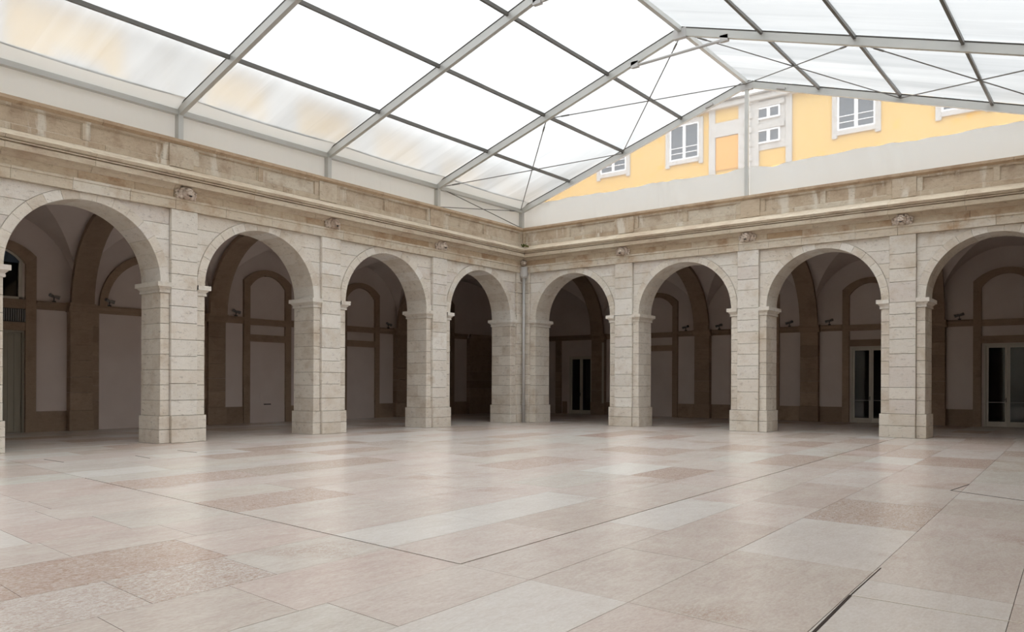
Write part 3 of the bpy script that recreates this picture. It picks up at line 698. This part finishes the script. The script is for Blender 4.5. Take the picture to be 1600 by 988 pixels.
for i, y in enumerate(FY):
    if i > 3:
        for x0 in (XE0, XE1): keepc(MB().bar((x0, y, ZE), (XR, y, ZRG), .12, .25).build('rafter', 'alu')); keepc(MB().box((x0 - .09, y - .07, 8.05), (x0 + .09, y + .07, ZE + .02)).build('post', 'alu'))
        continue
    t = empty('portal_frame', (XR, y, 8.05))
    tag(t, 'aluminium portal frame ' + names[i], 'tent frame', 'marquee portal frames')
    def kp(o): return keep(o, t)
    for x0 in (XE0, XE1):
        d = Vector((XR - x0, 0, ZRG - ZE)).normalized(); nn = Vector((-d.z, 0, d.x)) * (1 if d.x > 0 else -1)
        rf = kp(MB().bar((x0, y, ZE), (XR, y, ZRG), .12, .25, up=(0, 0, 1)).build('rafter', 'alu'))
        g = MB()
        for s in (-1, 1):
            off = nn * .10 + Vector((0, s * .062, 0)); g.bar(Vector((x0, y, ZE)) + off, Vector((XR, y, ZRG)) + off, .01, .03)
        o = g.build('keder_groove_shade', 'aludark'); o.parent = rf  # dark bars paint in the shadow gap along the rafter's keder groove
        kp(MB().box((x0 - .09, y - .07, 8.05), (x0 + .09, y + .07, ZE + .02)).box((x0 - .13, y - .12, 8.05), (x0 + .13, y + .12, 8.075)).build('post', 'alu'))
    kp(MB().box((XR - .2, y - .075, ZRG - .22), (XR + .2, y + .075, ZRG + .06)).build('apex_plate', 'steel'))
    if i in (1, 2):
        p0, p1 = Vector((XR - 1.5, y, zr(XR - 1.5) - .17)), Vector((XR + 1.35, y, zr(XR + 1.35) - .17))
        kp(MB().tube(p0, p1, .045).build('tie_bar', 'steel'))
        for p in (p0, p1): kp(MB().box(p - Vector((.12, .06, .06)), p + Vector((.12, .06, .12))).build('tie_bracket', 'steel'))
    if i == 0:
        kp(MB().box((XR - .06, y - .06, 8.05), (XR + .06, y + .06, ZRG - .1)).build('gable_post', 'alu'))
        for x in (-11.75, -9.2): kp(MB().bar((x - .14, y - .09, zr(x - .14) - .05), (x + .14, y - .09, zr(x + .14) - .05), .06, .07).build('lamp_clip', 'steel'))
# bracing cables in the end bay
def cable(p, q, r=.017):
    m = MB().tube(p, q, r, 6); d = (Vector(q) - Vector(p)).normalized(); a = Vector(p) + d * .5; m.tube(a, a + d * .28, .028, 6)
    keepc(m.build('brace_cable', 'cable'))
f1, f2 = FY[0], FY[1]
for x0, x1 in ((XE0, PX_L[1]), (PX_L[1], XR), (XR, PX_R[1]), (PX_R[1], XE1)):
    cable((x0, f2 + .08, zr(x0, -.02)), (x1, f1 - .08, zr(x1, -.02))); cable((x1, f2 + .08, zr(x1, -.02)), (x0, f1 - .08, zr(x0, -.02)))
cable((XE0 + .06, f2 + .1, ZE - .05), (XE0 + .06, f1 - .1, 8.1)); cable((XE0 + .06, f1 - .1, ZE - .05), (XE0 + .06, f2 + .1, 8.1))
# gable film and the white skirt below it
def gable_sheet(name, x0, x1, zlo, zhi, y, mat, nx=24, nz=6, fold=0):
    vs, fs = [], []
    for j in range(nz + 1):
        for i in range(nx + 1):
            x = x0 + (x1 - x0) * i / nx; t = j / nz; z = zlo(x) + (zhi(x) - zlo(x)) * t
            yy = y + (fold * math.sin(x * 9 + 2 * math.sin(x * 2.3) + t * 2.2) * (.3 + .7 * max(0, math.sin(x * .9 + 1)) ** 2) if fold else 0)
            vs.append((x, yy, z))
    for j in range(nz):
        for i in range(nx): a = j * (nx + 1) + i; fs.append((a, a + 1, a + nx + 2, a + nx + 1))
    return keepc(mesh(name, vs, fs, mat, None, True))
def sk_top(x): return 9.08 + .02 * math.sin(x * 1.7) + .012 * math.sin(x * 5.3 + 1) - (.12 * math.exp(-((x - XR - .9) / .35) ** 2)) - .05 * math.exp(-((x - XR + 1.0) / .4) ** 2)
def gtop(x): return zr(x) - .02
GY = 26.62
gable_sheet('gable_film', XE0 + .9, XR - .06, lambda x: min(sk_top(x), gtop(x)), gtop, GY, 'film'); gable_sheet('gable_film', XR + .06, XE1 - .9, lambda x: min(sk_top(x), gtop(x)), gtop, GY, 'film')
gable_sheet('gable_skirt', XE0, XR - .06, lambda x: 8.04, lambda x: min(sk_top(x), gtop(x)), GY + .01, 'skirt', 120, 8, .035); gable_sheet('gable_skirt', XR + .06, XE1, lambda x: 8.04, lambda x: min(sk_top(x), gtop(x)), GY + .01, 'skirt', 120, 8, .035)

# ------------------------------------------------------------------ buildings outside
KB = 36.2 / 33.0
def BK(x, p, z): return Vector((x * KB, 36.2 - p, (z - 1.6) * KB + 1.6))
bld = empty('yellow_building', (-12, 36.2, 0)); tag(bld, 'yellow painted building with white casement windows behind the clear gable of the marquee', 'building')
def kb(o): return keep(o, bld)
kb(box('facade_wall', (-25.2, -.5, 6), (6, 0, 13.62), 'yellow', None, BK))
kb(box('eaves_cornice', (-25.2, -.5, 13.60), (6, .3, 13.82), 'grey', None, BK))
m = MB(); 
for i in range(58):
    x = -25.2 + i * .54; m.add([BK(x, .4, 13.82), BK(x + .5, .4, 13.82), BK(x + .5, -4, 15.0), BK(x, -4, 15.0), BK(x, .4, 13.9), BK(x + .5, .4, 13.9), BK(x + .5, -4, 15.08), BK(x, -4, 15.08)], [(0, 1, 2, 3), (4, 7, 6, 5), (0, 4, 5, 1), (1, 5, 6, 2), (2, 6, 7, 3), (3, 7, 4, 0)])
kb(m.build('tiled_roof', 'tiles'))
def casement(xc, hw, z0, z1, bars=(.66, .83), fn=BK, kk=None, surround=True, s2=.27):
    kk = kk or kb
    m = MB(); t = .07
    for a, b, c, d in ((xc - hw - t, xc - hw, z0 - t, z1 + t), (xc + hw, xc + hw + t, z0 - t, z1 + t), (xc - hw, xc + hw, z0 - t, z0), (xc - hw, xc + hw, z1, z1 + t), (xc - .07, xc + .07, z0, z1)): m.box((a, .0, c), (b, .06, d), fn)
    wi = kk(m.build('window', 'white'))
    def sub(o): o.parent = wi; return o
    for a, b in ((xc - hw, xc - .07), (xc + .07, xc + hw)):
        sub(box('pane', (a, .0, z0), (b, .02, z1), 'pane', None, fn))
        for f in bars: zz = z1 - (z1 - z0) * f; sub(box('glazing_bar', (a, .01, zz - .015), (b, .04, zz + .015), 'white', None, fn))
    if surround:
        m = MB(); o = hw + s2
        m.box((xc - o, 0, z0 - .36), (xc - hw - .07, .08, z1 + .25), fn).box((xc + hw + .07, 0, z0 - .36), (xc + o, .08, z1 + .25), fn).box((xc - hw - .07, 0, z1 + .07), (xc + hw + .07, .08, z1 + .25), fn).box((xc - hw - .07, 0, z0 - .25), (xc + hw + .07, .10, z0 - .07), fn)
        sub(m.build('stone_surround', 'grey', None))
for xc in (-23.2, -19.5, -15.82, -8.49, -4.78, -1.1, 2.5): casement(xc, .64, 11.78, 13.23)
for a, b in ((-14.62, -14.33), (-11.24, -10.99)): kb(box('pilaster_strip', (a, 0, 8), (b, .1, 13.6), 'grey', None, BK))
for a, b in ((-13.27, -12.94), (-12.77, -12.38)):
    kb(box('pilaster_strip', (a, 0, 8), (b, .12, 13.6), 'grey', None, BK))
for k in range(18):
    z = 8.4 + k * .3; e = .09 if k % 2 else .02
    kb(box('quoin', (-12.97 - e, .1, z), (-12.74 + e, .17, z + .27), 'grey', None, BK))
kb(box('yellow_panel', (-14.33, .0, 13.04), (-13.27, .05, 13.6), 'yellow', None, BK)); kb(box('lintel', (-14.33, 0, 12.40), (-13.27, .10, 13.02), 'grey', None, BK)); kb(box('tan_board', (-14.31, .02, 10.95), (-13.29, .06, 12.38), 'tan', None, BK))
kb(box('bay_wall', (-12.38, 0, 11.5), (-11.24, .04, 13.6), 'grey', None, BK))
for z0, z1 in ((12.86, 13.22), (11.84, 12.28)):
    casement(-11.97, .42, z0, z1, (), fn=lambda x, p, z: BK(x, p + .05, z), surround=False); kb(box('lintel', (-12.38, 0, z1 + .08), (-11.3, .14, z1 + .3), 'grey', None, BK))
bl2 = empty('side_building', (-28.3, 12, 0)); tag(bl2, 'yellow building with pale stone strips blurred behind the roof sheeting above the left arcade', 'building')
def kb2(o): return keep(o, bl2)
def BS(y, p, z): return Vector((-28.3 + p, y, z))
kb2(box('facade_wall', (-4, -.5, 7.8), (37, 0, 15.3), 'yellow', None, BS)); kb2(box('eaves_cornice', (-4, -.5, 15.2), (37, .35, 15.6), 'grey', None, BS))
for y in (5.2, 9.2, 14.4, 16.0, 20.2, 24.6, 29, 33.5): kb2(box('pilaster_strip', (y - .75, 0, 7.8), (y + .75, .1, 15.2), 'grey', None, BS))
for y in (1.5, 7.2, 12.2, 18.1, 22.4, 26.8): casement(y, .55, 11.6, 13.4, fn=BS, kk=kb2)

# ------------------------------------------------------------------ things on the walls
def lion(fn, u, lab):
    t = empty('lion_mask', fn(u, 0, 6.43)); tag(t, lab, 'carving', 'carved lion masks on the frieze')
    f = lambda a, b, c: fn(u + a * 1.12, b * 1.35, 6.565 + c * 1.08); kp = lambda o: keep(o, t)
    m = MB().ball((0, .07, 0), .12, (1, .95, 1.1), 12, 8, f).ball((0, .17, -.035), .065, (1.05, 1, .8), 10, 6, f)          # skull and muzzle
    for s in (-1, 1):
        m.ball((s * .045, .2, -.03), .04, (1, .9, .8), 8, 6, f).ball((s * .055, .165, .05), .034, (1.25, .8, .7), 8, 6, f).ball((s * .1, .09, .12), .04, (1, .8, 1), 8, 6, f).ball((s * .06, .15, -.09), .03, (1, .8, 1), 8, 6, f)
    m.ball((0, .215, .0), .028, (1.2, .8, .8), 8, 6, f).ball((0, .16, .095), .04, (1.4, .7, .7), 8, 6, f)
    kp(m.build('face', 'maskstone', None, True))
    kp(MB().ball((0, .205, -.075), .036, (1.2, .6, .55), 8, 6, f).build('mouth_shade', 'black', None, True))  # black ball stands in for the shade inside the mouth
    m = MB()
    for i in range(11):
        a = PI * (i + .5) / 11 * 1.5 - PI * .25
        m.ball((math.cos(a) * .155, .05, math.sin(a) * .15), .055, (1, .8, 1), 8, 6, f)
    kp(m.build('mane', 'maskstone', None, True))
    for s in (-1, 1):
        m = MB()
        for dx, dz, r in ((.19, -.06, .05), (.235, -.02, .04), (.245, .045, .032), (.2, .07, .03), (.22, -.10, .035)): m.ball((s * dx, .035, dz), r, (1.1, .7, 1), 8, 6, f)
        kp(m.build('leaf_scroll', 'maskstone', None, True))
lab = ['carved stone lion mask below the cornice on the %s' % s for s in ('left arcade, next to the corner downpipe', 'left arcade, third along from the corner downpipe', 'left arcade, above the big nearest full pier', 'left arcade, out at the edge')]
lab = ['carved lion mask above the left-arcade pier nearest the corner', 'carved lion mask above the second left-arcade pier from the corner', 'carved lion mask above the third left-arcade pier from the corner']
for u, l in zip(LC[:3], lab): lion(WL, u, l)
for u, l in zip(RC[:3], ('carved pinkish lion mask above the back-arcade pier nearest the corner', 'carved lion mask above the second back-arcade pier from the corner', 'carved lion mask above the third back-arcade pier from the corner')): lion(WR, u, l)
# downpipe in the inner corner
dp = empty('downpipe', (XL + .13, YR - .13, 0)); tag(dp, 'grey metal rainwater downpipe in the inner corner of the two arcades', 'pipe')
x, y = XL + .13, YR - .13
keep(MB().tube((x, y, 0), (x, y, 5.9), .055, 14).build('pipe', 'steel', None, True), dp)
keep(MB().tube((x, y, 5.9), (x, y, 5.98), .06, 16, .16).tube((x, y, 5.98), (x, y, 6.36), .16, 16).build('hopper_head', 'steel'), dp)
for z in (.75, 1.6, 2.9, 4.3): keep(MB().tube((x, y, z - .025), (x, y, z + .025), .066, 14).bar((x - .12, y + .12, z), (x, y, z), .03, .03).build('bracket', 'steel'), dp)
lc = empty('corner_mask', (XL, YR, 6.43)); tag(lc, 'small worn carved spout above the corner downpipe head', 'carving')
m = MB().ball((XL + .1, YR - .1, 6.53), .12, (1, 1, 1), 10, 8).ball((XL + .2, YR - .2, 6.5), .07, (1, 1, .8), 10, 6)
for a, b in ((.02, .16), (.16, .02), (.12, .2), (.2, .12)): m.ball((XL + a, YR - b, 6.58), .05, (1, 1, 1), 8, 6)
keep(m.build('spout_head', 'maskstone', None, True), lc)
m = MB()
for i in range(14): m.ball((XL + .12 + random.uniform(-.1, .16), YR - .1 - random.uniform(-.1, .1), 7.22 + random.uniform(-.02, .08)), random.uniform(.02, .05), (1, 1, 1.3), 6, 4)
o = m.build('moss_tuft', 'moss'); tag(o, 'green moss growing on the cornice ledge in the inner corner', 'moss')
# spotlights on the string course
def spot(fn, u, p, lab):
    t = empty('spotlight', fn(u, p + .12, 4.16)); tag(t, lab, 'lamp', 'gallery spotlights on the string course'); kp = lambda o: keep(o, t)
    kp(MB().box((u - .05, p + .06, 4.16), (u + .05, p + .12, 4.20), fn).box((u - .012, p + .08, 4.2), (u + .012, p + .10, 4.34), fn).build('bracket', 'black'))
    for s in (-1, 1):
        a, b = fn(u + s * .02, p + .1, 4.34), fn(u + s * .15, p + .16, 4.30 + .08 * (s > 0))
        h = kp(MB().tube(a, b, .045, 10, .06).build('lamp_head', 'grille'))
where = [('left', WL, PB_L, yu(11.14), 'beside the arched window bay'), ('left', WL, PB_L, yu(12.9), 'under the round blind arch'), ('left', WL, PB_L, yu(17.74), 'left of the plastered doorway with the hatch'),
         ('left', WL, PB_L, yu(25.75), 'seen through the second arch left of the downpipe'), ('back', WR, PB_R, xu(-16.83), 'left of the brown pilaster, second back arch'), ('back', WR, PB_R, xu(-15.14), 'right of the brown pilaster, second back arch'),
         ('back', WR, PB_R, xu(-11.86), 'left of the brown pilaster, third back arch'), ('back', WR, PB_R, xu(-10.15), 'right of the brown pilaster, above the glazed door'), ('back', WR, PB_R, xu(-5.23), 'in the fourth back arch near the nearest glazed door')]
for g, fn, p, u, l in where: spot(fn, u, p, 'twin spotlight on %s gallery ledge, %s' % (g, l))
o = MB().box((xu(-21.36), PB_R + .27, .6), (xu(-21.28), PB_R + .35, 3.72), WR).build('pale_strip', 'doorpaint'); tag(o, 'thin pale vertical strip on the dark pilaster right of the small glazed door', 'strip light')  # pale upright strip of unknown use, a plain painted box
